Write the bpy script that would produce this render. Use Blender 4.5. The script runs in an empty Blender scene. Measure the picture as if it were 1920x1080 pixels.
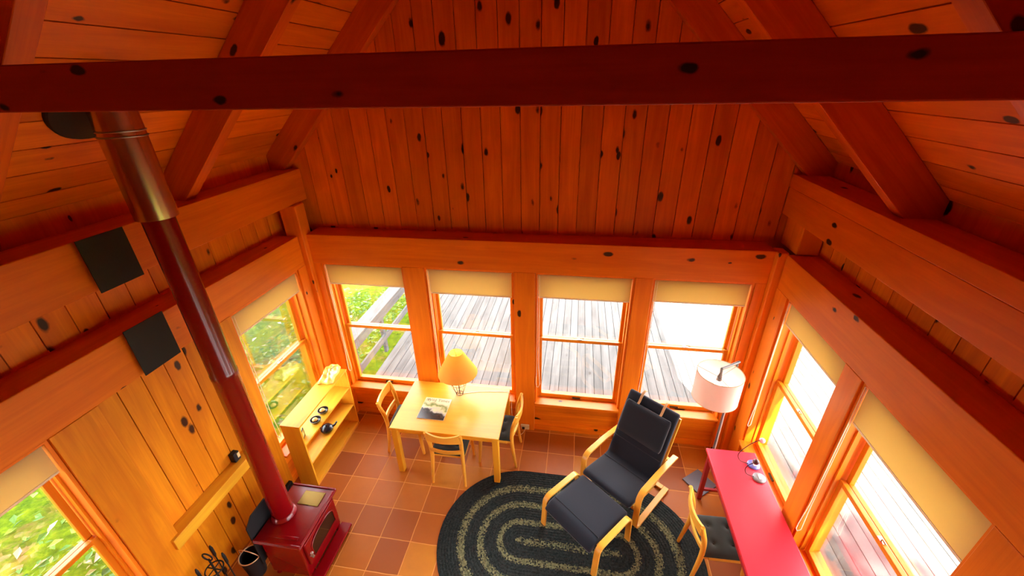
import bpy, bmesh, math, random
from mathutils import Vector, Matrix
random.seed(7)
C = bpy.context.scene.collection
PI = math.pi

# ------------------------------------------------------------------ mesh helper
class MB:
    def __init__(s): s.v = []; s.f = []
    def add(s, vs, fs):
        b = len(s.v); s.v += [tuple(p) for p in vs]; s.f += [tuple(b + i for i in f) for f in fs]; return s
    def box(s, x0, x1, y0, y1, z0, z1):
        vs = [(x, y, z) for z in (z0, z1) for y in (y0, y1) for x in (x0, x1)]
        return s.add(vs, [(0,2,3,1),(4,5,7,6),(0,1,5,4),(2,6,7,3),(0,4,6,2),(1,3,7,5)])
    def prism(s, poly, axis, a0, a1):
        def P(p, a):
            return (a, p[0], p[1]) if axis == 'X' else ((p[0], a, p[1]) if axis == 'Y' else (p[0], p[1], a))
        n = len(poly)
        vs = [P(p, a0) for p in poly] + [P(p, a1) for p in poly]
        fs = [tuple(range(n)), tuple(range(2*n-1, n-1, -1))] + [(i, (i+1) % n, n+(i+1) % n, n+i) for i in range(n)]
        return s.add(vs, fs)
    def loft(s, rings, closed=False, caps=True):
        n = len(rings[0]); m = len(rings); vs = [p for r in rings for p in r]; fs = []
        for i in range(m if closed else m-1):
            a, b = i*n, ((i+1) % m)*n
            for j in range(n): fs.append((a+j, a+(j+1) % n, b+(j+1) % n, b+j))
        if caps and not closed: fs += [tuple(range(n)), tuple(range(m*n-1, (m-1)*n-1, -1))]
        return s.add(vs, fs)
    def tube(s, pts, r, n=8, closed=False):
        pts = [Vector(p) for p in pts]; m = len(pts); rs = r if isinstance(r, (list, tuple)) else [r]*m
        rings = []; prev = None
        for i, p in enumerate(pts):
            a = pts[(i-1) % m] if (closed or i > 0) else p; b = pts[(i+1) % m] if (closed or i < m-1) else p
            t = (b-a).normalized()
            if prev is None:
                u = t.orthogonal().normalized()
            else:
                u = (prev - t*prev.dot(t)); u = u.normalized() if u.length > 1e-6 else t.orthogonal().normalized()
            prev = u; w = t.cross(u)
            rings.append([p + (u*math.cos(2*PI*k/n) + w*math.sin(2*PI*k/n))*rs[i] for k in range(n)])
        return s.loft(rings, closed)
    def lathe(s, prof, n=24, cx=0, cy=0, closed=False):
        rings = [[(cx + r*math.cos(2*PI*k/n), cy + r*math.sin(2*PI*k/n), z) for k in range(n)] for r, z in prof]
        return s.loft(rings, closed, caps=not closed)
    def ball(s, c, r, n=12, sz=1.0):
        prof = [(max(r*math.sin(PI*i/n), 1e-4), c[2] - r*sz*math.cos(PI*i/n)) for i in range(n+1)]
        return s.lathe(prof, n*2, c[0], c[1])
    def ribbon(s, path, t, x0, x1):
        # a bent strip: path in (y, z), thickness t, from x0 to x1
        P = [Vector(p) for p in path]; L = []; R = []
        for i, p in enumerate(P):
            a = P[max(i-1, 0)]; b = P[min(i+1, len(P)-1)]; d = (b-a).normalized(); nrm = Vector((-d.y, d.x))
            L.append(p + nrm*t/2); R.append(p - nrm*t/2)
        rings = [[(x0, l.x, l.y), (x1, l.x, l.y), (x1, r.x, r.y), (x0, r.x, r.y)] for l, r in zip(L, R)]
        return s.loft(rings)
    def pad(s, path, w, t, n=20, x=0.0, power=5.0, puff=0.0):
        # upholstered pad following path (y, z); rounded section w wide, t thick
        P = [Vector(p) for p in path]; rings = []; m = len(P)
        for i, p in enumerate(P):
            a = P[max(i-1, 0)]; b = P[min(i+1, m-1)]; d = (b-a).normalized(); nrm = Vector((-d.y, d.x))
            e = min(i, m-1-i); k = (0.35, 0.8, 1.0)[min(e, 2)]; kw = (0.95, 0.99, 1.0)[min(e, 2)]
            ring = []
            for j in range(n):
                th = 2*PI*j/n; c, q = math.cos(th), math.sin(th)
                px = math.copysign(abs(c)**(2/power), c)*w/2*kw; pz = math.copysign(abs(q)**(2/power), q)*t/2*k*(1+puff*(1-(2*px/w)**2))
                o = p + nrm*pz; ring.append((x+px, o.x, o.y))
            rings.append(ring)
        return s.loft(rings)
    def build(s, name, mat, parent=None, loc=None, smooth=None, bevel=0.0, mw=None, kind=None):
        me = bpy.data.meshes.new(name); me.from_pydata(s.v, [], s.f); me.update()
        bm = bmesh.new(); bm.from_mesh(me); bmesh.ops.recalc_face_normals(bm, faces=bm.faces[:]); bm.to_mesh(me); bm.free()
        o = bpy.data.objects.new(name, me); C.objects.link(o)
        if mat: me.materials.append(mat)
        if parent: o.parent = parent
        if loc: o.location = loc
        if mw is not None: o.matrix_world = mw
        if smooth:
            me.polygons.foreach_set('use_smooth', [True]*len(me.polygons)); me.set_sharp_from_angle(angle=math.radians(smooth))
        if bevel:
            b = o.modifiers.new('bevel', 'BEVEL'); b.width = bevel; b.segments = 2; b.limit_method = 'ANGLE'
        if kind: o['kind'] = kind
        return o

def arc(cx, cy, r, a0, a1, n=6):
    return [(cx + r*math.cos(math.radians(a0+(a1-a0)*i/n)), cy + r*math.sin(math.radians(a0+(a1-a0)*i/n))) for i in range(n+1)]
def bez(p0, p1, p2, p3, n=12):
    p0, p1, p2, p3 = map(Vector, (p0, p1, p2, p3)); out = []
    for i in range(n+1):
        t = i/n; out.append(p0*(1-t)**3 + p1*3*t*(1-t)**2 + p2*3*t*t*(1-t) + p3*t**3)
    return out
def smoothpath(pts, n=6):
    P = [Vector(p) for p in pts]; P = [P[0]*2-P[1]] + P + [P[-1]*2-P[-2]]; out = []
    for i in range(1, len(P)-2):
        for k in range(n):
            t = k/n; a, b, c, d = P[i-1:i+3]
            out.append(0.5*((2*b) + (c-a)*t + (2*a-5*b+4*c-d)*t*t + (3*b-a-3*c+d)*t**3))
    out.append(P[-2]); return out
def tag(o, label=None, cat=None, group=None, kind=None):
    if label: o['label'] = label
    if cat: o['category'] = cat
    if group: o['group'] = group
    if kind: o['kind'] = kind
    return o
def empty(name, loc=(0,0,0), rz=0.0):
    o = bpy.data.objects.new(name, None); C.objects.link(o); o.location = loc; o.rotation_euler = (0, 0, rz); o.empty_display_size = 0.1
    return o
def copy_tree(o, parent=None):
    c = o.copy(); C.objects.link(c)
    if parent is not None: c.parent = parent
    for ch in list(o.children): copy_tree(ch, c)
    return c

# ------------------------------------------------------------------ materials
def new_mat(name):
    m = bpy.data.materials.new(name); m.use_nodes = True; nt = m.node_tree
    return m, nt, nt.nodes['Principled BSDF']
def setv(node, **kw):
    for k, v in kw.items():
        k = k.replace('_', ' ')
        if k in node.inputs: node.inputs[k].default_value = v
def N(nt, typ, **kw):
    n = nt.nodes.new(typ)
    for k, v in kw.items(): setattr(n, k, v)
    return n
def M(nt, op, a, b=None, c=None):
    n = N(nt, 'ShaderNodeMath', operation=op)
    for i, q in enumerate((a, b, c)):
        if q is None: continue
        if isinstance(q, (int, float)): n.inputs[i].default_value = q
        else: nt.links.new(q, n.inputs[i])
    return n.outputs[0]
def VM(nt, op, a, b):
    n = N(nt, 'ShaderNodeVectorMath', operation=op)
    for i, q in enumerate((a, b)):
        if isinstance(q, tuple): n.inputs[i].default_value = q
        else: nt.links.new(q, n.inputs[i])
    return n.outputs[0]
def mix(nt, fac, a, b, blend='MIX'):
    n = N(nt, 'ShaderNodeMix', data_type='RGBA', blend_type=blend)
    for i, q in ((0, fac), (6, a), (7, b)):
        if isinstance(q, (int, float)): n.inputs[i].default_value = q
        elif isinstance(q, tuple): n.inputs[i].default_value = q if len(q) == 4 else q + (1,)
        else: nt.links.new(q, n.inputs[i])
    return n.outputs[2]
def ramp(nt, fac, stops, interp='LINEAR'):
    n = N(nt, 'ShaderNodeValToRGB'); cr = n.color_ramp; cr.interpolation = interp
    while len(cr.elements) < len(stops): cr.elements.new(0.5)
    for e, (p, c) in zip(cr.elements, stops): e.position = p; e.color = c if len(c) == 4 else tuple(c) + (1,)
    nt.links.new(fac, n.inputs[0]); return n.outputs[0]
def noise(nt, vec, scale, detail=3, rough=0.5, dist=0.0):
    n = N(nt, 'ShaderNodeTexNoise'); nt.links.new(vec, n.inputs['Vector']); setv(n, Scale=scale, Detail=detail, Roughness=rough, Distortion=dist)
    return n.outputs['Fac']
def bump(nt, bsdf, h, strength=0.3, dist=0.01):
    b = N(nt, 'ShaderNodeBump'); b.inputs['Strength'].default_value = strength; b.inputs['Distance'].default_value = dist
    nt.links.new(h, b.inputs['Height']); nt.links.new(b.outputs[0], bsdf.inputs['Normal'])

def wood(name, axis, base, dark, knot=(0.035, 0.008, 0.002), dens=0.5, rough=0.42, vary=0.22, kr=0.1, spec=0.35, grain=1.0):
    m, nt, b = new_mat(name); L = nt.links.new
    tc = N(nt, 'ShaderNodeTexCoord'); oi = N(nt, 'ShaderNodeObjectInfo'); ge = N(nt, 'ShaderNodeNewGeometry')
    rnd = M(nt, 'ADD', M(nt, 'MULTIPLY', oi.outputs['Random'], 23.0), M(nt, 'MULTIPLY', ge.outputs['Random Per Island'], 41.0))
    cmb = N(nt, 'ShaderNodeCombineXYZ')
    for i in range(3): L(rnd, cmb.inputs[i])
    p = VM(nt, 'ADD', tc.outputs['Object'], cmb.outputs[0])
    sc = [1.0, 1.0, 1.0]; sc[axis] = 0.09
    gv = VM(nt, 'MULTIPLY', p, tuple(sc))
    g1 = noise(nt, gv, 11.0, 4, 0.55, 0.9)
    g2 = noise(nt, VM(nt, 'MULTIPLY', p, tuple(0.25*q if i == axis else q for i, q in enumerate(sc))), 75.0, 2, 0.6)
    big = noise(nt, VM(nt, 'MULTIPLY', p, tuple(0.5 if i == axis else 1.0 for i in range(3))), 2.2, 2)
    g1c = ramp(nt, g1, [(0.30, (0,0,0)), (0.72, (1,1,1))])
    col = mix(nt, M(nt, 'MULTIPLY', g1c, 0.95*grain), base + (1,), dark + (1,))
    col = mix(nt, M(nt, 'MULTIPLY', ramp(nt, g2, [(0.45, (0,0,0)), (0.75, (1,1,1))]), 0.45*grain), col, dark + (1,))
    # board to board tone
    br = M(nt, 'ADD', 1.0 - vary, M(nt, 'MULTIPLY', ge.outputs['Random Per Island'], vary*1.6))
    br = M(nt, 'MULTIPLY', br, M(nt, 'ADD', 0.82, M(nt, 'MULTIPLY', big, 0.36)))
    hs = N(nt, 'ShaderNodeHueSaturation'); L(col, hs.inputs['Color']); L(br, hs.inputs['Value']); col = hs.outputs[0]
    # knots
    ks = [6.4, 6.4, 6.4]; ks[axis] = 3.3
    kp = VM(nt, 'MULTIPLY', p, tuple(ks))
    wob = N(nt, 'ShaderNodeTexNoise'); L(p, wob.inputs['Vector']); setv(wob, Scale=18.0, Detail=2)
    kp = VM(nt, 'ADD', kp, VM(nt, 'MULTIPLY', wob.outputs['Color'], (0.10, 0.10, 0.10)))
    vo = N(nt, 'ShaderNodeTexVoronoi', feature='F1'); L(kp, vo.inputs['Vector']); setv(vo, Scale=1.0)
    sep = N(nt, 'ShaderNodeSeparateColor'); L(vo.outputs['Color'], sep.inputs[0])
    on = M(nt, 'LESS_THAN', sep.outputs[0], dens)
    size = M(nt, 'MULTIPLY', M(nt, 'ADD', 0.45, sep.outputs[1]), kr)
    ratio = M(nt, 'DIVIDE', vo.outputs['Distance'], size)
    k = M(nt, 'MULTIPLY', on, ramp(nt, ratio, [(0.72, (1,1,1)), (1.0, (0,0,0))]))
    halo = M(nt, 'MULTIPLY', on, ramp(nt, M(nt, 'DIVIDE', ratio, 3.0), [(0.2, (0.55,0.55,0.55)), (0.9, (0,0,0))]))
    col = mix(nt, halo, col, dark + (1,)); col = mix(nt, k, col, knot + (1,))
    L(col, b.inputs['Base Color']); setv(b, Roughness=rough, Specular_IOR_Level=spec)
    bump(nt, b, g2, 0.12, 0.004)
    return m
def plain(name, col, rough=0.5, metal=0.0, spec=0.5, bumpscale=0, bstr=0.2, coat=0.0, vary=0.0):
    m, nt, b = new_mat(name); setv(b, Base_Color=col + (1,), Roughness=rough, Metallic=metal, Specular_IOR_Level=spec, Coat_Weight=coat, Coat_Roughness=0.08)
    tc = N(nt, 'ShaderNodeTexCoord')
    if vary:
        f = noise(nt, tc.outputs['Object'], 6.0, 4)
        c = mix(nt, f, tuple(q*(1-vary) for q in col) + (1,), tuple(min(1, q*(1+vary)) for q in col) + (1,)); nt.links.new(c, b.inputs['Base Color'])
    if bumpscale: bump(nt, b, noise(nt, tc.outputs['Object'], bumpscale, 2), bstr, 0.003)
    return m
def fabric(name, col, scale=260.0, rough=0.95, vary=0.25):
    m, nt, b = new_mat(name); tc = N(nt, 'ShaderNodeTexCoord')
    f = noise(nt, tc.outputs['Object'], scale, 2); g = noise(nt, tc.outputs['Object'], 9.0, 3)
    c = mix(nt, f, tuple(q*(1-vary) for q in col) + (1,), tuple(min(1, q*(1+vary)) for q in col) + (1,))
    c = mix(nt, M(nt, 'MULTIPLY', g, 0.3), c, tuple(q*0.6 for q in col) + (1,))
    nt.links.new(c, b.inputs['Base Color']); setv(b, Roughness=rough, Specular_IOR_Level=0.2, Sheen_Weight=0.25)
    bump(nt, b, f, 0.25, 0.002); return m
def translucent(name, col, tr, k=0.5, weave=0.0):
    m, nt, b = new_mat(name); nt.nodes.remove(b); out = nt.nodes['Material Output']
    d = N(nt, 'ShaderNodeBsdfDiffuse'); t = N(nt, 'ShaderNodeBsdfTranslucent'); x = N(nt, 'ShaderNodeMixShader')
    d.inputs[0].default_value = col + (1,); t.inputs[0].default_value = tr + (1,); x.inputs[0].default_value = k
    if weave:
        tc = N(nt, 'ShaderNodeTexCoord'); f = noise(nt, tc.outputs['Object'], weave, 2)
        c = mix(nt, f, tuple(q*0.93 for q in col) + (1,), col + (1,)); nt.links.new(c, d.inputs[0])
    nt.links.new(d.outputs[0], x.inputs[1]); nt.links.new(t.outputs[0], x.inputs[2]); nt.links.new(x.outputs[0], out.inputs[0]); return m
def glass(name, tint=(1, 1, 1), refl=0.06):
    m, nt, b = new_mat(name); nt.nodes.remove(b); out = nt.nodes['Material Output']
    t = N(nt, 'ShaderNodeBsdfTransparent'); g = N(nt, 'ShaderNodeBsdfGlossy'); x = N(nt, 'ShaderNodeMixShader')
    t.inputs[0].default_value = tint + (1,); g.inputs['Roughness'].default_value = 0.02
    lw = N(nt, 'ShaderNodeLayerWeight'); lw.inputs[0].default_value = 0.25
    nt.links.new(M(nt, 'MINIMUM', M(nt, 'ADD', refl*0.5, M(nt, 'MULTIPLY', lw.outputs['Fresnel'], 0.6)), 0.6), x.inputs[0])
    nt.links.new(t.outputs[0], x.inputs[1]); nt.links.new(g.outputs[0], x.inputs[2]); nt.links.new(x.outputs[0], out.inputs[0]); return m
def glow(name, col, strength):
    m, nt, b = new_mat(name); setv(b, Base_Color=col + (1,), Emission_Color=col + (1,), Emission_Strength=strength); return m

PB, PD = (0.86, 0.250, 0.0055), (0.64, 0.135, 0.0030)
W = {}
for ax, nm in enumerate('xyz'):
    W['pine_' + nm] = wood('pine boards grain ' + nm, ax, PB, PD, dens=0.7, kr=0.175, vary=0.17)
    W['beam_' + nm] = wood('pine beam grain ' + nm, ax, (0.83, 0.225, 0.006), (0.68, 0.145, 0.003), dens=0.35, kr=0.14, vary=0.06)
W['litpine_z'] = wood('pine boards with painted light', 2, (0.80, 0.30, 0.006), (0.58, 0.16, 0.003), dens=0.75, kr=0.2, vary=0.12)  # yellow light falling on the left wall is put into the colour
W['frame_y'] = wood('knotty rafter with painted shade', 0, (0.72, 0.155, 0.005), (0.54, 0.09, 0.0025), dens=0.4, kr=0.16, vary=0.08)  # shade on the rafter sides is partly put into this darker tone
W['tie'] = wood('tie beam in painted shade', 0, (0.44, 0.048, 0.004), (0.33, 0.03, 0.002), knot=(0.012, 0.006, 0.004), dens=0.95, kr=0.135, vary=0.05, rough=0.6)  # shade on the beam's near face is put into the colour
W['sash_x'] = wood('window pine x', 0, (0.76, 0.27, 0.012), (0.60, 0.17, 0.006), dens=0.05, vary=0.06, rough=0.3)
W['sash_z'] = wood('window pine z', 2, (0.76, 0.27, 0.012), (0.60, 0.17, 0.006), dens=0.05, vary=0.06, rough=0.3)
for ax, nm in enumerate('xyz'):
    W['birch_' + nm] = wood('pale birch ' + nm, ax, (0.76, 0.37, 0.022), (0.68, 0.29, 0.013), dens=0.0, vary=0.05, rough=0.3, grain=0.7)
    W['bent_' + nm] = wood('bent birch ' + nm, ax, (0.78, 0.40, 0.045), (0.68, 0.30, 0.025), dens=0.0, vary=0.05, rough=0.3, grain=0.6)
    W['shelf_' + nm] = wood('shelf pine ' + nm, ax, (0.78, 0.42, 0.02), (0.66, 0.29, 0.012), dens=0.12, vary=0.05, kr=0.06)
W['deck'] = wood('weathered grey decking', 1, (0.098, 0.095, 0.089), (0.052, 0.050, 0.046), knot=(0.045, 0.04, 0.035), dens=0.35, vary=0.16, rough=0.85, spec=0.1)
W['rail'] = wood('weathered railing', 1, (0.10, 0.10, 0.098), (0.06, 0.06, 0.058), knot=(0.03, 0.03, 0.028), dens=0.2, vary=0.1, rough=0.85, spec=0.1)

def tile_mat():
    m, nt, b = new_mat('terracotta tiles'); L = nt.links.new; tc = N(nt, 'ShaderNodeTexCoord')
    sep = N(nt, 'ShaderNodeSeparateXYZ'); L(tc.outputs['Object'], sep.inputs[0])
    wv = noise(nt, tc.outputs['Object'], 5.0, 2)
    def cell(o, ph):
        q = M(nt, 'DIVIDE', M(nt, 'ADD', M(nt, 'SUBTRACT', o, ph), M(nt, 'MULTIPLY', wv, 0.012)), 0.335)
        return M(nt, 'FLOOR', q), M(nt, 'ABSOLUTE', M(nt, 'SUBTRACT', M(nt, 'FRACT', q), 0.5))
    ix, fx = cell(sep.outputs[0], -0.2); iy, fy = cell(sep.outputs[1], -0.01)
    cm = N(nt, 'ShaderNodeCombineXYZ'); L(ix, cm.inputs[0]); L(iy, cm.inputs[1])
    wn = N(nt, 'ShaderNodeTexWhiteNoise', noise_dimensions='3D'); L(cm.outputs[0], wn.inputs[0])
    col = ramp(nt, wn.outputs['Value'], [(0.0, (0.28, 0.064, 0.003)), (0.35, (0.42, 0.112, 0.004)), (0.7, (0.50, 0.155, 0.005)), (1.0, (0.58, 0.23, 0.010))])
    n1 = noise(nt, tc.outputs['Object'], 7.0, 5, 0.65)
    col = mix(nt, M(nt, 'MULTIPLY', n1, 0.5), col, (0.30, 0.078, 0.010, 1))
    e = M(nt, 'MAXIMUM', fx, fy)
    gr = ramp(nt, e, [(0.484, (0,0,0)), (0.492, (1,1,1))])
    col = mix(nt, gr, col, (0.68, 0.29, 0.06, 1))
    L(col, b.inputs['Base Color']); setv(b, Specular_IOR_Level=0.3)
    rr = M(nt, 'ADD', 0.40, M(nt, 'MULTIPLY', n1, 0.2)); L(M(nt, 'ADD', rr, M(nt, 'MULTIPLY', gr, 0.3)), b.inputs['Roughness'])
    bump(nt, b, M(nt, 'SUBTRACT', M(nt, 'MULTIPLY', n1, 0.25), gr), 0.4, 0.006)
    return m
W['tile'] = tile_mat()

def rug_mat(h):
    m, nt, b = new_mat('braided wool rug'); L = nt.links.new; tc = N(nt, 'ShaderNodeTexCoord')
    sep = N(nt, 'ShaderNodeSeparateXYZ'); L(tc.outputs['Object'], sep.inputs[0])
    dx = M(nt, 'MAXIMUM', M(nt, 'SUBTRACT', M(nt, 'ABSOLUTE', sep.outputs[0]), h), 0.0)
    d = M(nt, 'SQRT', M(nt, 'ADD', M(nt, 'MULTIPLY', dx, dx), M(nt, 'MULTIPLY', sep.outputs[1], sep.outputs[1])))
    B, Wt = (0, 0, 0), (1, 1, 1)
    r = ramp(nt, d, [(0.0, Wt), (0.058, B), (0.160, B), (0.182, Wt), (0.222, Wt), (0.246, B), (0.352, B), (0.382, Wt), (0.426, Wt), (0.456, B), (0.550, B), (0.585, Wt), (0.632, Wt), (0.668, B)], 'LINEAR')
    r0 = r
    vo = N(nt, 'ShaderNodeTexVoronoi'); L(tc.outputs['Object'], vo.inputs[0]); setv(vo, Scale=75.0)
    sp = N(nt, 'ShaderNodeSeparateColor'); L(vo.outputs['Color'], sp.inputs[0])
    light = ramp(nt, sp.outputs[0], [(0.0, (0.05, 0.053, 0.03)), (0.4, (0.11, 0.115, 0.055)), (1.0, (0.21, 0.21, 0.10))])
    r = M(nt, 'LESS_THAN', M(nt, 'ADD', sp.outputs[2], 0.12), r0)
    dark = ramp(nt, sp.outputs[1], [(0.0, (0.011, 0.014, 0.013)), (1.0, (0.028, 0.033, 0.030))])
    L(mix(nt, r, dark, light), b.inputs['Base Color']); setv(b, Roughness=0.95, Specular_IOR_Level=0.1)
    braid = M(nt, 'ABSOLUTE', M(nt, 'SINE', M(nt, 'MULTIPLY', d, PI/0.03)))
    bump(nt, b, M(nt, 'ADD', braid, M(nt, 'MULTIPLY', vo.outputs['Distance'], 0.6)), 0.6, 0.008)
    return m
def ground_mat():
    m, nt, b = new_mat('forest floor'); tc = N(nt, 'ShaderNodeTexCoord'); v = tc.outputs['Object']
    a = noise(nt, v, 1.1, 5, 0.65); f = noise(nt, v, 9.0, 5, 0.7); l = N(nt, 'ShaderNodeTexVoronoi'); nt.links.new(v, l.inputs[0]); setv(l, Scale=13.0)
    sp = N(nt, 'ShaderNodeSeparateColor'); nt.links.new(l.outputs['Color'], sp.inputs[0])
    green = ramp(nt, f, [(0.3, (0.014, 0.036, 0.0005)), (0.55, (0.048, 0.075, 0.0008)), (0.75, (0.095, 0.11, 0.002))])
    leaf = ramp(nt, sp.outputs[0], [(0.0, (0.030, 0.028, 0.003)), (0.4, (0.07, 0.055, 0.006)), (0.7, (0.12, 0.06, 0.025)), (1.0, (0.17, 0.11, 0.055))])
    nt.links.new(mix(nt, ramp(nt, a, [(0.52, (0,0,0)), (0.66, (1,1,1))]), green, leaf), b.inputs['Base Color']); setv(b, Roughness=0.95, Specular_IOR_Level=0.05)
    bump(nt, b, f, 0.5, 0.05); return m
def leaf_mat():
    m, nt, b = new_mat('leaves'); ge = N(nt, 'ShaderNodeNewGeometry')
    nt.links.new(ramp(nt, ge.outputs['Random Per Island'], [(0.0, (0.010, 0.045, 0.0005)), (0.4, (0.036, 0.085, 0.0008)), (0.75, (0.075, 0.115, 0.0012)), (0.9, (0.10, 0.09, 0.016)), (1.0, (0.24, 0.20, 0.16))]), b.inputs['Base Color'])
    setv(b, Roughness=0.6, Specular_IOR_Level=0.2); return m

W['glass'] = glass('window glass'); W['ground'] = ground_mat(); W['leaf'] = leaf_mat()
W['lawn'] = plain('lawn', (0.02, 0.04, 0.0005), 0.95, spec=0.05, bumpscale=40, vary=0.5)
W['blind'] = translucent('cream blind fabric', (0.70, 0.52, 0.26), (0.70, 0.52, 0.19), 0.42, 300)
W['blindrail'] = plain('cream blind rail', (0.78, 0.62, 0.40), 0.5)
W['cord'] = plain('white bead cord', (0.85, 0.72, 0.52), 0.45)
W['red'] = plain('red enamel', (0.20, 0.0012, 0.003), 0.25, spec=0.4, coat=0.3)
W['redpipe'] = plain('red stove pipe', (0.19, 0.0012, 0.003), 0.25, spec=0.4, coat=0.35)
W['steel'] = plain('brushed steel flue', (0.62, 0.55, 0.50), 0.22, 1.0, bumpscale=30, bstr=0.05)
W['black'] = plain('matt black metal', (0.012, 0.012, 0.013), 0.6, spec=0.3, bumpscale=60)
W['shield'] = plain('charcoal heat shield', (0.028, 0.029, 0.031), 0.75, spec=0.2, bumpscale=120)
W['darkglass'] = plain('stove glass', (0.01, 0.004, 0.004), 0.06, spec=0.8)
W['brass'] = plain('pale metal trim', (0.75, 0.55, 0.35), 0.2, 1.0)
W['griddle'] = plain('dark polished griddle', (0.16, 0.10, 0.02), 0.22, 0.8)
W['armgrey'] = plain('grey lamp metal', (0.13, 0.12, 0.11), 0.45, 0.3)
W['nickel'] = plain('brushed nickel', (0.36, 0.34, 0.31), 0.35, 0.9)
W['navy'] = fabric('navy black upholstery', (0.007, 0.009, 0.016))
W['pillow'] = fabric('navy black headrest', (0.008, 0.009, 0.013))
W['olive'] = fabric('charcoal seat cushion', (0.030, 0.033, 0.024))
W['strap'] = fabric('tan strap', (0.55, 0.33, 0.14))
W['rug'] = rug_mat(0.5)
W['desk'] = plain('red painted desk', (0.66, 0.022, 0.040), 0.33, spec=0.5, vary=0.10, bumpscale=22, bstr=0.05)
W['deskleg'] = plain('dark red painted legs', (0.30, 0.010, 0.016), 0.4, vary=0.1)
W['lampshade'] = translucent('cream lamp shade', (0.84, 0.50, 0.09), (0.90, 0.52, 0.08), 0.35, 200)
W['drum'] = translucent('white drum shade', (0.84, 0.66, 0.58), (0.92, 0.76, 0.66), 0.3, 300)
W['bulb'] = glow('lamp bulb', (1.0, 0.86, 0.62), 2.5)
W['wire'] = plain('dark bronze wire', (0.05, 0.03, 0.012), 0.4, 0.7)
W['cream'] = plain('cream ceramic', (0.62, 0.40, 0.10), 0.5)
W['dark'] = plain('dark glazed ceramic', (0.010, 0.009, 0.012), 0.25)
W['plastic'] = plain('ivory plastic', (0.72, 0.58, 0.28), 0.4)
W['disc'] = plain('grey lamp base', (0.22, 0.21, 0.21), 0.4, 0.3)
W['bluedisc'] = plain('blue grey lamp base', (0.13, 0.14, 0.38), 0.35, 0.3)
W['pinkhead'] = plain('pink translucent head', (0.70, 0.40, 0.42), 0.25)
W['brownhead'] = plain('dark brown head', (0.07, 0.016, 0.018), 0.3)
W['neck'] = plain('red brown gooseneck', (0.025, 0.005, 0.005), 0.6, spec=0.15)
W['slate'] = plain('slate grey lamp foot', (0.12, 0.12, 0.14), 0.45)
W['bag'] = plain('clear yellow film', (0.85, 0.66, 0.12), 0.15, spec=0.7, bumpscale=30, bstr=0.8, vary=0.2)
W['ash'] = plain('galvanised rim', (0.60, 0.46, 0.26), 0.35, 0.5)
W['roof'] = plain('roof outside', (0.08, 0.075, 0.07), 0.9)
W['loft'] = W['pine_y']
W['page'] = plain('paper edge', (0.75, 0.70, 0.55), 0.7)

# ------------------------------------------------------------------ camera (solved from the photograph)
cam = bpy.data.cameras.new('camera'); co = bpy.data.objects.new('camera', cam); C.objects.link(co)
ri, up, fw = Vector((0.98794497, 0.15348683, -0.02016265)), Vector((-0.05218096, 0.4527971, 0.89008535)), Vector((-0.14574597, 0.87830324, -0.45534771))
co.matrix_world = Matrix(((ri.x, up.x, -fw.x, 0.0), (ri.y, up.y, -fw.y, -4.11393), (ri.z, up.z, -fw.z, 4.31413), (0, 0, 0, 1)))
cam.sensor_width = 36.0; cam.lens = 771.2944/1920*36; cam.clip_start = 0.05; cam.clip_end = 300
bpy.context.scene.camera = co

XL, XR = -3.153, 2.03
ZS, ZH0, ZH1, ZP0, ZP1 = 0.49, 2.382, 2.74, 3.09, 3.44
ML, BL, BR = 0.9878, 6.673, 5.527          # rafter undersides: z = ML x + BL (left), z = -ML x + BR (right)
XRIDGE = (BR-BL)/(2*ML); ZRIDGE = ML*XRIDGE + BL
ang = math.atan(ML); ca, sa = math.cos(ang), math.sin(ang)
RD = 0.243                                   # rafter depth square to the slope
VB = RD/ca

# ------------------------------------------------------------------ floor, walls
tag(MB().box(-3.42, 2.30, -6.3, 0.266, -0.12, 0.0).build('floor', W['tile']), kind='structure')

def boards_v(mb, x0, x1, z0, z1, y0, y1, w=0.203, ph=0.0, top=None):
    k = math.floor((x0-ph)/w); x = ph + k*w
    while x < x1 - 1e-4:
        a, b = max(x, x0), min(x+w, x1); x += w
        if b-a < 0.004: continue
        a += 0.0038; b -= 0.0038
        dy = random.uniform(0, 0.0015)
        if top is None: mb.box(a, b, y0+dy, y1, z0, z1)
        else:
            poly = [(a, z0), (b, z0), (b, top(b))]
            if a < XRIDGE < b: poly.append((XRIDGE, top(XRIDGE)))
            poly.append((a, top(a))); mb.prism(poly, 'Y', y0+dy, y1)
def boards_h(mb, x0, x1, z0, z1, y0, y1, h=0.17):
    n = max(1, round((z1-z0)/h)); hh = (z1-z0)/n
    for i in range(n): mb.box(x0, x1, y0, y1, z0+i*hh+0.002, z0+(i+1)*hh-0.002)

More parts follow.
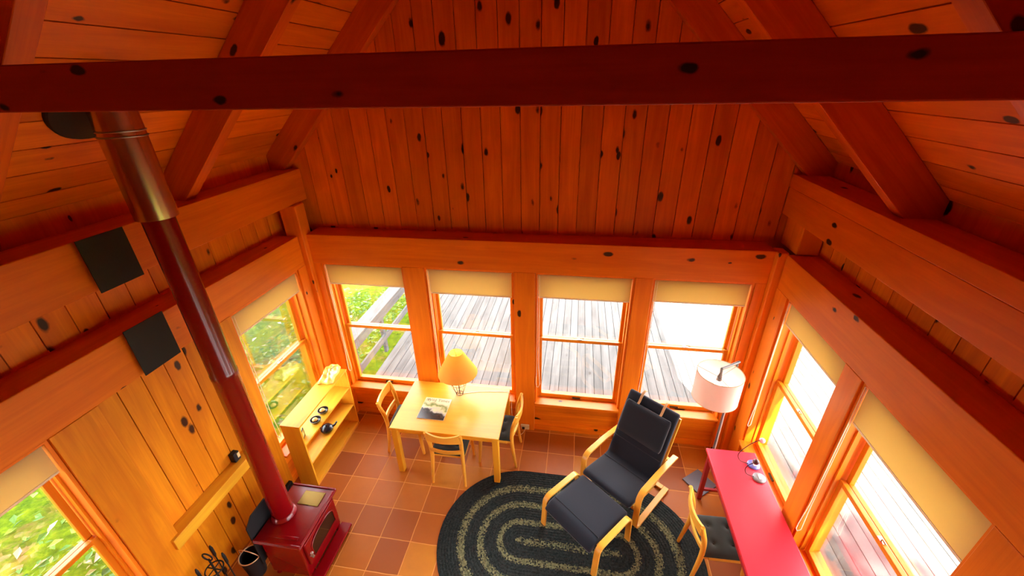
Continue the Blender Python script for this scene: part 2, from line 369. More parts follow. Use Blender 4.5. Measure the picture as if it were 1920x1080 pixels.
def wall(name, loc, rz, x0, x1, openings, gable=False, panels=()):
    r = empty(name, loc, rz); r['kind'] = 'structure'
    s = MB(); xs = x0
    for a, b in openings + [(x1, x1)]:
        if a > xs: s.box(xs, a, 0.235, 0.265, -0.12, ZH0)
        if b > a: s.box(a, b, 0.235, 0.265, -0.12, ZS-0.012)
        xs = b
    s.box(x0-0.155, x1+0.155, 0.2705, 0.42, ZH0, 2.76)
    if not gable: s.box(x0-0.155, x1+0.155, 0.30, 0.42, 2.76, 3.60)
    s.build('sheathing', W['pine_z'], r)
    lo = MB()
    for a, b in openings: boards_h(lo, a, b, 0.0, ZS-0.012, 0.055, 0.232)
    lo.build('lower_boarding', W['pine_x'], r)
    u = MB()
    if not gable: boards_v(u, x0, x1, 2.745, ZP0, 0.27, 0.298, ph=-2.373)
    else:
        top = lambda x: min(ML*x + BL, -ML*x + BR) + VB + 0.02
        boards_v(u, -3.45, 2.33, 2.745, 0, 0.27, 0.298, ph=0.004, top=top)
        u.prism([(-3.6, 2.76), (2.45, 2.76), (2.45, top(2.45)), (XRIDGE, top(XRIDGE)), (-3.6, top(-3.6))], 'Y', 0.30, 0.42)
    u.build('upper_boarding', W['pine_z'], r)
    for a, b in panels:
        p = MB(); boards_v(p, a, b, 0.0, ZH0+0.05, 0.095, 0.13, w=0.185, ph=a); p.box(a, b, 0.13, 0.234, 0.0, ZH0)
        p.build('panelling', W['litpine_z'], r)
    return r
OB = [(-3.006, -1.974), (-1.717, -0.663), (-0.42, 0.663), (0.847, 1.86)]
OR = [(0.30, 1.302), (1.507, 2.56), (2.86, 3.90), (4.15, 5.19)]
OL = [(-3.79, -2.741), (-1.257, -0.21)]
wb = wall('wall_back', (0, 0, 0), 0, -3.418, 2.295, OB, gable=True)
wr = wall('wall_right', (XR, 0, 0), -PI/2, -0.265, 6.3, OR)
wl = wall('wall_left', (XL, 0, 0), PI/2, -6.3, 0.265, OL, panels=[(-2.45, -1.5)])
f = MB(); boards_v(f, -3.6, 2.45, -0.1, 0, -6.33, -6.2, top=lambda x: min(ML*x + BL, -ML*x + BR) + VB + 0.02)
f.box(-3.6, 2.45, -6.42, -6.33, -0.1, 3.3); f.prism([(-3.6, 3.3), (2.45, 3.3), (2.45, 3.4), (XRIDGE, ZRIDGE+VB), (-3.6, 3.4)], 'Y', -6.42, -6.33)
tag(f.build('wall_front', W['pine_z']), kind='structure')
tag(MB().box(-3.15, 2.03, -6.2, -4.0, 2.55, 2.72).build('loft_floor', W['pine_x']), 'pine loft floor the view is taken from', kind='structure')

def struct(mb, name, mat, label, cat, **kw):
    o = mb.build(name, mat, **kw); return tag(o, label, cat, kind='structure')
# headers, plates and posts (each a timber of its own)
struct(MB().box(-3.098, 1.962, 0.0, 0.27, ZH0, ZH1), 'header_beam', W['beam_x'], 'pine header beam running above the four back windows', 'beam', bevel=0.006)
struct(MB().box(XL-0.27, XL, -6.2, -0.075, ZH0, ZH1), 'header_beam', W['beam_y'], 'pine header beam above the left wall windows, behind the stove pipe', 'beam', bevel=0.006)
struct(MB().box(XR, XR+0.27, -6.2, -0.075, ZH0, ZH1), 'header_beam', W['beam_y'], 'pine header beam above the right wall windows over the red desk', 'beam', bevel=0.006)
struct(MB().box(XL-0.28, XL, -6.2, 0.26, ZP0, ZP1), 'plate_beam', W['beam_y'], 'upper left pine wall plate under the sloping roof boards', 'beam', bevel=0.006)
struct(MB().box(XR, XR+0.28, -6.2, 0.26, 3.315, ZP1), 'plate_beam', W['beam_y'], 'narrow upper timber of the right wall plate', 'beam', bevel=0.004)
struct(MB().box(XR+0.004, XR+0.28, -6.2, 0.26, 3.05, 3.312), 'plate_beam', W['beam_y'], 'wide lower timber of the right wall plate, just above the short boards', 'beam', bevel=0.004)
for a, b, t in [(-1.974, -1.717, 'pine post between the two windows left of the table lamp'), (-0.663, -0.42, 'middle pine post of the back wall, right of the dining table'), (0.663, 0.847, 'pine post of the back wall behind the armchair')]:
    struct(MB().box(a, b, 0.0, 0.234, 0.0, ZH0-0.001), 'post', W['beam_z'], t, 'post', bevel=0.006)
struct(MB().box(-3.30, -3.095, -0.07, 0.10, 0.0, ZP0-0.001), 'corner_post', W['beam_z'], 'tall pine post in the back left corner behind the bookcase', 'post', bevel=0.012)
struct(MB().box(1.962, 2.06, -0.06, 0.10, 0.0, ZH1+0.004).box(2.09, 2.29, -0.10, 0.25, ZH1+0.004, ZP0-0.045), 'corner_post', W['beam_z'], 'tall pine post in the back right corner behind the floor lamp', 'post', bevel=0.012)
MBo = MB().box(-3.099, -3.008, 0.0, 0.234, 0.0, ZH0-0.001); struct(MBo, 'jamb_board', W['beam_z'], 'pine board between the back left corner post and the first window', 'trim')
struct(MB().box(1.862, 1.958, 0.0, 0.234, 0.0, ZH0-0.001), 'jamb_board', W['beam_z'], 'pine board between the last back window and the right corner post', 'trim')
for y0, y1, t in [(-2.741, -2.45, 'wide pine post left of the panelling with painted yellow light, beside the lower left window'), (-1.5, -1.257, 'pine post behind the red stove pipe, beside the corner window')]:
    struct(MB().box(XL-0.234, XL, y0, y1, 0.0, ZH0-0.001), 'post', W['litpine_z'], t, 'post', bevel=0.004)
for y0, y1, t in [(-1.507, -1.302, 'pine post between the two right wall windows behind the red desk'), (-2.86, -2.56, 'pine post at the near end of the right wall windows'), (-4.15, -3.90, 'pine post of the right wall below the loft edge')]:
    struct(MB().box(XR, XR+0.234, y0, y1, 0.0, ZH0-0.001), 'post', W['beam_z'], t, 'post', bevel=0.006)
struct(MB().box(XL-0.234, XL, -6.2, -3.79, 0.0, ZH0-0.001), 'post', W['litpine_z'], 'pine infill beyond the lower left window', 'post')
struct(MB().box(XR, XR+0.234, -6.2, -5.19, 0.0, ZH0-0.001), 'post', W['beam_z'], 'pine infill beyond the added right windows', 'post')
struct(MB().box(XL-0.234, XL, -0.209, -0.072, 0.0, ZH0-0.001), 'jamb_board', W['beam_z'], 'pine board between the left corner window and the corner post', 'trim')
struct(MB().box(XR, XR+0.234, -0.299, -0.072, 0.0, ZH0-0.001), 'jamb_board', W['beam_z'], 'pine board between the right corner post and the right wall window', 'trim')
struct(MB().box(XL-0.094, XL+0.03, -2.52, -1.43, 0.865, 0.985), 'rail', W['shelf_y'], 'horizontal pine rail, light painted into its yellow, across the panelling left of the stove', 'rail', bevel=0.004)  # brighter shelf pine stands in for light on the rail's front
bb = MB()
for a, b in OB: bb.box(a, b, 0.035, 0.054, 0.0, 0.085)
tag(bb.build('baseboard_back', W['pine_x']), kind='structure')

# ------------------------------------------------------------------ roof
def frame(ex, ez, o):
    ey = ez.cross(ex); return Matrix(((ex.x, ey.x, ez.x, o[0]), (ex.y, ey.y, ez.y, o[1]), (ex.z, ey.z, ez.z, o[2]), (0, 0, 0, 1)))
EXL, EZL = Vector((ca, 0, sa)), Vector((-sa, 0, ca))
EXR, EZR = Vector((-ca, 0, sa)), Vector((sa, 0, ca))
XO = 3.50
OLo = (-XO, 0, ML*-XO + BL); LL = (XRIDGE + XO)/ca
XO2 = 2.40
ORo = (XO2, 0, -ML*XO2 + BR); LR = (XO2 - XRIDGE)/ca
raf = [(0.16, 0.268, 'against the gable wall'), (-1.15, -1.04, 'halfway between the gable wall and the tie beam'), (-2.58, -2.47, 'behind the tie beam'), (-4.0, -3.89, 'above the loft')]
for y0, y1, t in raf:
    tip = RD*math.tan(PI/2-ang)
    for side, fr, Ln in (('left', frame(EXL, EZL, OLo), LL), ('right', frame(EXR, EZR, ORo), LR)):
        a, b = (y0, y1) if side == 'left' else (-y1, -y0)
        m = MB().prism([(0.0, 0.0), (Ln-0.004, 0.0), (Ln+RD*math.tan(ang)-0.004, RD-0.001), (0.0, RD-0.001)], 'Y', a, b)
        struct(m, 'rafter', W['frame_y'], 'pine rafter, shade in its colour, on the %s roof slope, %s' % (side, t), 'rafter', mw=fr, bevel=0.005)
def ceil(name, fr, Ln, hole=None, ph=0.0, yflip=1):
    m = MB(); w = 0.206; x = -0.35 + ph
    ya, yb = (-6.3, 0.30) if yflip > 0 else (-0.30, 6.3)
    E = Ln + (RD+0.02)*math.tan(ang)
    while x < E:
        a, b = x+0.004, min(x+w, E)-0.004; x += w
        if hole and a < hole[1] and b > hole[0]:
            m.box(a, b, ya, hole[2], RD, RD+0.022); m.box(a, b, hole[3], yb, RD, RD+0.022)
        else: m.box(a, b, ya, yb, RD, RD+0.022)
    o = m.build(name, W['pine_y'], mw=fr); tag(o, kind='structure')
    r = MB(); z0, z1 = RD+0.022, RD+0.16; xa, xb = -0.50, Ln + (RD+0.1)*math.tan(ang); y0, y1 = (-6.9, 1.1) if yflip > 0 else (-1.1, 6.9)
    if hole:
        h0, h1, h2, h3 = hole
        r.box(xa, h0, y0, y1, z0, z1); r.box(h1, xb, y0, y1, z0, z1); r.box(h0, h1, y0, h2, z0, z1); r.box(h0, h1, h3, y1, z0, z1)
    else: r.box(xa, xb, y0, y1, z0, z1)
    tag(r.build('roof', W['roof'], mw=fr), kind='structure')
ceil('ceiling_left', frame(EXL, EZL, OLo), LL)
ceil('ceiling_right', frame(EXR, EZR, ORo), LR, yflip=-1)
# tie beam: lapped on the near face of the rafter pair
za, zb = 4.229, 4.396
lx = lambda z: (z - BL - VB*0.9)/ML; rx = lambda z: (BR + VB*0.9 - z)/ML
xa0, xb0 = lx(za), rx(za)
o = MB().prism([(lx(za), za), (rx(za), za), (rx(zb), zb), (lx(zb), zb)], 'Y', -2.66, -2.582).build('tie_beam', W['tie'], bevel=0.006)
tag(o, 'thick tie beam in painted shade with black knots crossing the room overhead', 'beam', kind='structure')

# ------------------------------------------------------------------ windows and blinds
def window(n, wallroot, a, b):
    r = empty('window_%d' % n); r.parent = wallroot; r.parent = None
    M4 = Matrix.Translation(wallroot.location) @ Matrix.Rotation(wallroot.rotation_euler.z, 4, 'Z') @ Matrix.Translation((0, 0, 0))
    r.matrix_world = M4; r['kind'] = 'structure'
    a += 0.003; b -= 0.003; z0, z1 = ZS, ZH0-0.004
    fr = MB(); t = 0.02
    fr.box(a, a+t, 0.02, 0.268, z0, z1); fr.box(b-t, b, 0.02, 0.268, z0, z1); fr.box(a+t, b-t, 0.02, 0.268, z1-t, z1)
    fr.build('frame', W['beam_z'], r)
    st = MB(); st.box(a+t, a+t+0.016, 0.10, 0.135, z0+0.02, z1-t); st.box(b-t-0.016, b-t, 0.10, 0.135, z0+0.02, z1-t)
    st.build('stop_strip', W['sash_z'], r)
    si = MB(); si.box(a-0.0, b+0.0, -0.028, 0.10, z0-0.008, z0+0.022); si.box(a+t, b-t, 0.10, 0.275, z0-0.010, z0+0.006); si.box(a, b, 0.036, 0.0535, z0-0.075, z0-0.009)
    si.build('sill', W['pine_x'], r, bevel=0.004)
    zm = 1.42
    def sash(name, y0, y1, za, zb, bot):
        i0, i1 = a+t+0.012, b-t-0.012; w = 0.042
        s = MB(); s.box(i0, i0+w, y0, y1, za, zb); s.box(i1-w, i1, y0, y1, za, zb)
        ob = s.build(name, W['sash_z'], r, bevel=0.003)
        q = MB(); q.box(i0+w, i1-w, y0, y1, za, za+bot); q.box(i0+w, i1-w, y0, y1, zb-0.04, zb); q.build('sash_rail', W['sash_x'], ob, bevel=0.003)
        MB().box(i0+w-0.004, i1-w+0.004, (y0+y1)/2-0.003, (y0+y1)/2+0.003, za+bot-0.004, zb-0.036).build('pane', W['glass'], ob)
        return ob
    lo = sash('lower_sash', 0.14, 0.178, z0+0.008, zm+0.015, 0.058)
    upr = sash('upper_sash', 0.184, 0.222, zm-0.03, z1-t-0.004, 0.042)
    lk = MB(); cx = (a+b)/2; lk.box(cx-0.03, cx+0.03, 0.138, 0.165, zm+0.016, zm+0.024); lk.tube([(cx, 0.15, zm+0.02), (cx+0.005, 0.15, zm+0.036), (cx+0.045, 0.145, zm+0.04)], 0.006, 6); lk.build('sash_lock', W['brass'], r, smooth=40)
    hd = MB(); hd.box(cx-0.05, cx+0.05, 0.122, 0.1395, z0+0.028, z0+0.04); hd.build('sash_lift', W['wire'], r)
    return r
def blind(wallroot, a, b, drop, label, cord=True):
    r = empty('roller_blind'); M4 = Matrix.Translation(wallroot.location) @ Matrix.Rotation(wallroot.rotation_euler.z, 4, 'Z') @ Matrix.Translation(((a+b)/2, 0.06, 2.345))
    r.matrix_world = M4; h = (b-a)/2 - 0.026
    tag(r, label, 'blind', 'cream roller blinds')
    rl = MB(); rl.tube([(-h, 0, 0), (h, 0, 0)], 0.016, 12); rl.build('roller', W['blindrail'], r, smooth=40)
    rl = MB(); rl.box(-h-0.001, h+0.001, -0.03, 0.02, 0.017, 0.03); rl.build('headrail', W['blindrail'], r)
    z = drop - 2.345
    MB().box(-h+0.006, h-0.006, -0.019, -0.0165, z, 0.0).build('fabric', W['blind'], r)
    MB().box(-h+0.006, h-0.006, -0.023, -0.012, z-0.014, z+0.004).build('bottom_bar', W['blindrail'], r, bevel=0.003)
    if cord:
        x = -h + 0.012; zl = -1.5
        pts = [(x-0.012, -0.04, 0.0)] + [(x-0.012, -0.04, zl*k/6) for k in range(1, 6)] + [(x-0.02, -0.05, zl-0.02), (x-0.008, -0.06, zl-0.07), (x+0.012, -0.06, zl-0.075), (x+0.03, -0.05, zl-0.03)] + [(x+0.012, -0.045, zl*k/6) for k in range(5, -1, -1)]
        c = MB(); c.tube(pts, 0.0035, 6); c.build('cord', W['cord'], r, smooth=60)
    return r
spec = [(wb, OB[0], 2.10, 'cream roller blind on the back window nearest the left corner'),
        (wb, OB[1], 2.045, 'cream roller blind on the back window behind the table lamp'),
        (wb, OB[2], 2.065, 'cream roller blind on the back window between the dining table and the armchair'),
        (wb, OB[3], 2.095, 'cream roller blind on the back window behind the drum floor lamp'),
        (wr, OR[0], 2.13, 'cream roller blind on the right wall window nearest the corner'),
        (wr, OR[1], 2.03, 'long tan-looking roller blind on the right wall window nearest the viewer'),
        (wl, OL[1], 2.125, 'cream roller blind on the left wall window above the bookcase'),
        (wl, OL[0], 2.13, 'whitish roller blind on the left wall window at the lower left')]
for i, (wroot, (a, b), d, lab) in enumerate(spec):
    window(i+1, wroot, a, b); blind(wroot, a, b, d, lab)
window(9, wr, *OR[2]); window(10, wr, *OR[3])  # two unseen windows, added to let more daylight in

# ------------------------------------------------------------------ dining table and chairs
tb = empty('dining_table', (-1.37, -0.466, 0)); tag(tb, 'rectangular pale birch dining table under the back windows', 'table')
hx, hy = 0.644, 0.424
MB().box(-hx, hx, -hy, hy, 0.712, 0.74).build('tabletop', W['birch_x'], tb, bevel=0.005)
ap = MB(); i = 0.05
ap.box(-hx+i, hx-i, -hy+i, -hy+i+0.02, 0.63, 0.711); ap.box(-hx+i, hx-i, hy-i-0.02, hy-i, 0.63, 0.711); ap.box(-hx+i, -hx+i+0.02, -hy+i+0.02, hy-i-0.02, 0.63, 0.711); ap.box(hx-i-0.02, hx-i, -hy+i+0.02, hy-i-0.02, 0.63, 0.711)
ap.build('apron', W['birch_x'], tb)
for sx in (-1, 1):
    for sy in (-1, 1):
        cx, cy = sx*(hx-0.045), sy*(hy-0.045); l = MB(); l.prism([(cx-0.035, cy-0.035), (cx+0.035, cy-0.035), (cx+0.035, cy+0.035), (cx-0.035, cy+0.035)], 'Z', 0.0118 if (sx > 0 and sy < 0) else 0.0, 0.711)
        l.build('leg', W['birch_z'], tb, bevel=0.006)

def make_chair():
    r = empty('dining_chair')
    # local: sitter faces +y, backrest at -y
    s = MB()
    s.box(-0.19, 0.19, -0.19, -0.15, 0.385, 0.43); s.box(-0.20, 0.20, 0.16, 0.20, 0.385, 0.43); s.box(-0.20, -0.165, -0.15, 0.16, 0.385, 0.43); s.box(0.165, 0.20, -0.15, 0.16, 0.385, 0.43); s.box(-0.165, 0.165, -0.15, 0.16, 0.41, 0.43)
    s.build('seat_frame', W['bent_x'], r, bevel=0.006)
    # tufted cushion
    g = MB(); n = 26; H = 0.205; top = []
    tufts = [(-0.085, -0.08), (0.085, -0.08), (-0.085, 0.09), (0.085, 0.09)]
    def zc(x, y):
        e = (1-(abs(x)/H)**6)*(1-(abs(y)/H)**6); z = 0.036*max(e, 0)**0.4
        for tx, ty in tufts:
            d = math.hypot(x-tx, y-ty); z -= 0.017*math.exp(-(d/0.028)**2)
        z += 0.0025*math.sin(60*(y+0.3*x)) * e
        return 0.437 + z
    vs = []; fs = []
    for j in range(n+1):
        for k in range(n+1):
            x = -H + 2*H*k/n; y = -H + 2*H*j/n; vs.append((x, y, zc(x, y)))
    nn = (n+1)**2
    for j in range(n+1):
        for k in range(n+1):
            x = -H + 2*H*k/n; y = -H + 2*H*j/n; vs.append((x*0.97, y*0.97, 0.431))
    for j in range(n):
        for k in range(n):
            a = j*(n+1)+k; fs.append((a, a+1, a+n+2, a+n+1)); fs.append((nn+a+n+1, nn+a+n+2, nn+a+1, nn+a))
    bd = [k for k in range(n+1)] + [j*(n+1)+n for j in range(1, n+1)] + [n*(n+1)+k for k in range(n-1, -1, -1)] + [j*(n+1) for j in range(n-1, 0, -1)]
    for q in range(len(bd)): a, b = bd[q], bd[(q+1) % len(bd)]; fs.append((a, nn+a, nn+b, b))
    g.add(vs, fs); cu = g.build('cushion', W['olive'], r, smooth=50)
    for tx, ty in tufts: MB().ball((tx, ty, zc(tx, ty)+0.001), 0.009, 6, 0.6).build('button', W['black'], cu, smooth=60)
    for sx in (-1, 1):
        l = MB(); l.tube([(sx*0.182, 0.182, 0.40), (sx*0.187, 0.197, 0.2), (sx*0.192, 0.212, 0.0)], [0.024, 0.023, 0.017], 10); l.build('leg', W['bent_z'], r, smooth=50)
        p = smoothpath([(sx*0.20, -0.255, 0.0), (sx*0.19, -0.225, 0.22), (sx*0.182, -0.205, 0.42), (sx*0.185, -0.215, 0.60), (sx*0.195, -0.245, 0.73), (sx*0.20, -0.272, 0.835)], 4)
        l = MB(); l.tube(p, [0.016 + 0.008*min(1, k/8) - 0.006*max(0, k-14)/6 for k in range(len(p))], 10); l.build('leg', W['bent_z'], r, smooth=50)
    def rail(z0, z1, y, bow, name, dip):
        m = MB(); N_ = 14; rings = []
        for k in range(N_+1):
            u = -1 + 2*k/N_; x = u*0.195; c = 1-u*u; yy = y - bow*c; zt = z1 - dip*c; zb_ = z0 + dip*0.4*c - 0.004
            rings.append([(x, yy-0.011, zb_), (x, yy+0.011, zb_), (x, yy+0.004, zt), (x, yy-0.018, zt)])
        m.loft(rings); m.build(name, W['bent_x'], r, smooth=40, bevel=0.003)
    rail(0.715, 0.845, -0.262, 0.035, 'backrest', 0.026)
    rail(0.505, 0.56, -0.214, 0.030, 'back_rail', 0.006)
    return r
G = 'bent birch chairs with charcoal cushions'
ch = make_chair(); ch.location = (-1.335, -0.715, 0); ch.rotation_euler.z = 0.0
tag(ch, 'birch chair with dark cushion on the near side of the dining table', 'chair', G)
def chair(x, y, rz, lab, z=0.0):
    c = copy_tree(ch); c.location = (x, y, z); c.rotation_euler.z = rz; tag(c, lab, 'chair', G); return c
chair(-2.01, -0.40, -PI/2+0.06, 'birch chair between the bookcase and the left end of the dining table')
chair(-0.83, -0.415, PI/2-0.02, 'birch chair with dark cushion at the end of the dining table nearest the armchair')
chair(1.475, -1.49, -PI/2+0.03, 'birch chair with tufted charcoal cushion pulled up to the red desk', 0.0135)

# table lamp
tl = empty('table_lamp', (-1.352, -0.215, 0.74)); tag(tl, 'table lamp with cream cone shade on an open wire base, standing on the dining table', 'table lamp')
m = MB(); nb = 12
for k in range(nb):
    t = 2*PI*k/nb; c, s = math.cos(t), math.sin(t)
    m.tube([(c*r, s*r, z) for r, z in ((0.042, 0.008), (0.060, 0.055), (0.088, 0.13), (0.098, 0.19), (0.075, 0.235), (0.02, 0.255))], 0.0022, 5)
for r, z in ((0.045, 0.005), (0.096, 0.175)): m.tube([(r*math.cos(2*PI*k/24), r*math.sin(2*PI*k/24), z) for k in range(24)], 0.003, 6, closed=True)
m.build('wire_base', W['wire'], tl, smooth=60)
MB().tube([(0, 0, 0.003), (0, 0, 0.40)], 0.006, 8).tube([(-0.045, 0, 0.005), (0.045, 0, 0.005)], 0.003, 6).build('stem', W['wire'], tl, smooth=60)
m = MB(); m.lathe([(0.245, 0.335), (0.085, 0.635), (0.083, 0.635), (0.242, 0.335)], 40, closed=True); m.build('lamp_shade', W['lampshade'], tl, smooth=40)
m = MB()
for k in range(3): t = 2*PI*k/3; m.tube([(0, 0, 0.60), (0.084*math.cos(t), 0.084*math.sin(t), 0.632)], 0.002, 5)
m.tube([(0, 0, 0.40), (0, 0, 0.60)], 0.003, 6)
m.build('shade_carrier', W['wire'], tl)
MB().ball((0, 0, 0.47), 0.03, 8, 1.2).build('bulb', W['bulb'], tl, smooth=60)
m = MB(); m.tube(smoothpath([(0.045, 0.0, 0.004), (0.25, 0.06, 0.004), (0.55, 0.10, 0.004), (0.638, 0.09, -0.02), (0.66, 0.05, -0.35), (0.70, 0.0, -0.62), (0.78, 0.10, -0.70), (0.815, 0.165, -0.675)], 6), 0.003, 6); m.build('cord', W['cord'], tl, smooth=60)

# magazine
mg = empty('magazine', (-1.585, -0.522, 0.7405), 0.0); tag(mg, 'magazine with green and black landscape cover lying on the dining table', 'magazine')
MB().box(-0.165, 0.165, -0.178, 0.178, 0.0, 0.006).build('pages', W['page'], mg)
m, nt, b = new_mat('magazine cover'); tc = N(nt, 'ShaderNodeTexCoord'); sp = N(nt, 'ShaderNodeSeparateXYZ'); nt.links.new(tc.outputs['Object'], sp.inputs[0])
nz = noise(nt, tc.outputs['Object'], 9.0, 4); yy = M(nt, 'ADD', M(nt, 'ADD', M(nt, 'MULTIPLY', sp.outputs[1], 2.4), M(nt, 'MULTIPLY', sp.outputs[0], 0.5)), M(nt, 'MULTIPLY', nz, 0.6))
nt.links.new(ramp(nt, yy, [(0.0, (0.015, 0.012, 0.010)), (0.17, (0.03, 0.03, 0.025)), (0.24, (0.42, 0.42, 0.36)), (0.32, (0.55, 0.55, 0.30)), (0.42, (0.14, 0.20, 0.05)), (0.55, (0.60, 0.58, 0.36)), (0.75, (0.66, 0.62, 0.38))]), b.inputs['Base Color']); setv(b, Roughness=0.25)
MB().box(-0.162, 0.165, -0.178, 0.178, 0.0062, 0.0075).build('cover', m, mg)
cu = bpy.data.curves.new('title', 'FONT'); cu.body = 'Wild Times'; cu.size = 0.062; cu.align_x = 'CENTER'; cu.extrude = 0.0003
cu.materials.append(plain('title ink', (0.06, 0.07, 0.02), 0.5))
tmp = bpy.data.objects.new('title_curve', cu); C.objects.link(tmp); bpy.context.view_layer.update()
tm = bpy.data.meshes.new_from_object(tmp.evaluated_get(bpy.context.evaluated_depsgraph_get())); bpy.data.objects.remove(tmp)
to = bpy.data.objects.new('lettering', tm); C.objects.link(to); to.parent = mg; to.location = (0.005, 0.118, 0.0079); to['label'] = 'dark green title lettering'

# ------------------------------------------------------------------ armchair and footstool
CB = 0.345
def side_strip(path, x, w=0.06, t=0.02): return MB().ribbon(path, t, x-w/2, x+w/2)
ac = empty('armchair', (0.725, -0.735, 0.012), math.radians(-37.7)); tag(ac, 'bent birch lounge armchair with navy black cushion and strapped headrest pillow', 'armchair')
# local: y = backwards, front at -y
r_ = 0.085
prof = [(0.33, 0.012)] + [(-0.37+r_, 0.012)] + arc(-0.37+r_, 0.012+r_, r_, 270, 180, 5)[1:] + [(-0.37, 0.35)] + arc(-0.37+0.10, 0.445, 0.10, 180, 97, 6) + [(0.0, 0.535), (0.22, 0.505), (0.40, 0.475)]
for sx in (-1, 1): side_strip(prof, sx*0.345, 0.062).build('arm_frame', W['bent_y'], ac, smooth=35, bevel=0.003)
MB().box(-0.313, 0.313, 0.27, 0.33, 0.002, 0.022).build('floor_stretcher', W['bent_x'], ac, bevel=0.003)
seatp = smoothpath([(-0.375, 0.335), (-0.2, 0.30), (0.02, 0.265), (0.10, 0.285), (0.17, 0.40), (0.28, 0.62), (0.40, 0.90), (0.43, 0.985)], 5)
for sx in (-1, 1): side_strip(seatp, sx*0.283, 0.05, 0.02).build('seat_rail', W['bent_y'], ac, smooth=40)
m = MB(); m.box(-0.312, 0.312, -0.36, -0.30, 0.27, 0.30); m.box(-0.312, 0.312, 0.30, 0.34, 0.44, 0.47); m.build('crossbar', W['bent_x'], ac)
padp = smoothpath([(-0.455, 0.385), (-0.40, 0.385), (-0.30, 0.372), (-0.10, 0.335), (-0.01, 0.322), (0.055, 0.345), (0.095, 0.42), (0.16, 0.55), (0.25, 0.76), (0.34, 0.955), (0.385, 1.03), (0.41, 1.06)], 3)
MB().pad([tuple(q) for q in padp], 0.60, 0.075, 24).build('cushion', W['navy'], ac, smooth=60)
hp = smoothpath([(0.108, 0.58), (0.16, 0.70), (0.22, 0.83), (0.272, 0.925)], 4)
pl = MB().pad([(q.x+0.020, q.y+0.082) for q in hp], 0.54, 0.07, 24, power=4); pl.build('headrest_pillow', W['pillow'], ac, smooth=60)
for sx in (-1, 1):
    st = MB(); st.ribbon([tuple(q) for q in smoothpath([(0.285, 1.005), (0.302, 1.015), (0.318, 1.03), (0.345, 1.07), (0.378, 1.105), (0.425, 1.112), (0.458, 1.085)], 5)], 0.006, sx*0.135-0.013, sx*0.135+0.013); st.build('strap', W['strap'], ac, smooth=60)
# tufting seams
for yy, zz in ((-0.05, 0.3665), (0.118, 0.575)):
    MB().tube([(-0.285, yy, zz), (0.285, yy, zz)], 0.004, 6).build('seam', W['pillow'], ac)

fs = empty('footstool', (0.257, -1.333, 0.012), math.radians(-41.0)); tag(fs, 'bent birch footstool with navy black cushion standing in front of the armchair', 'footstool')
def ushape(y0, y1, z, r0): return [(y0, 0.0)] + arc(y0+r0+0.02, z-r0, r0, 180, 90, 6) + arc(y1-r0-0.02, z-r0, r0, 90, 0, 6) + [(y1, 0.0)]
for sx in (-1, 1): side_strip([(p[0], p[1]) for p in ushape(-0.27, 0.27, 0.405, 0.075)], sx*0.345, 0.06).build('leg_frame', W['bent_y'], fs, smooth=35, bevel=0.003)
m = MB(); m.box(-0.314, 0.314, -0.17, -0.12, 0.30, 0.32); m.box(-0.314, 0.314, 0.12, 0.17, 0.30, 0.32); m.build('crossbar', W['bent_x'], fs)
pp = smoothpath([(-0.295, 0.325), (-0.27, 0.35), (-0.23, 0.374), (-0.18, 0.384), (0.0, 0.376), (0.18, 0.366), (0.25, 0.357), (0.28, 0.345)], 4)
MB().pad([tuple(q) for q in pp], 0.60, 0.07, 24).build('cushion', W['navy'], fs, smooth=60)
MB().tube([(-0.285, -0.165, 0.4185), (0.285, -0.165, 0.4185)], 0.005, 6).build('seam', W['pillow'], fs)

# rug
rg = MB(); H, R = 0.5, 0.855; out = []
for k in range(33): t = -PI/2 + PI*k/32; out.append((H + R*math.cos(t), R*math.sin(t)))
for k in range(33): t = PI/2 + PI*k/32; out.append((-H + R*math.cos(t), R*math.sin(t)))
rg.loft([[(x, y, 0.0) for x, y in out], [(x, y, 0.006) for x, y in out], [(x*0.994, y*0.994, 0.0115) for x, y in out]])
o = rg.build('rug', W['rug'], loc=(0.085, -1.52, 0.0), smooth=30); tag(o, 'oval braided charcoal rug with pale sage rings under the armchair', 'rug')

# ------------------------------------------------------------------ desk with its lamps
dk = empty('desk', (1.752, -1.53, 0)); tag(dk, 'long narrow red painted desk along the right wall windows', 'desk')
MB().box(-0.25, 0.238, -0.83, 0.83, 0.71, 0.74).build('desktop', W['desk'], dk, bevel=0.004)
m = MB(); m.box(-0.225, -0.205, -0.76, 0.76, 0.615, 0.709); m.box(0.205, 0.225, -0.76, 0.76, 0.615, 0.709); m.box(-0.205, 0.205, 0.74, 0.76, 0.615, 0.709); m.box(-0.205, 0.205, -0.76, -0.74, 0.615, 0.709); m.build('apron', W['deskleg'], dk)
for sx in (-1, 1):
    for sy in (-1, 1):
        cx, cy = sx*0.207, sy*0.785
        MB().box(cx-0.022, cx+0.022, cy-0.022, cy+0.022, 0.0, 0.709).build('leg', W['deskleg'], dk, bevel=0.004)
for sy in (-1, 1): MB().box(-0.184, 0.184, sy*0.785-0.012, sy*0.785+0.012, 0.14, 0.17).build('stretcher', W['deskleg'], dk)
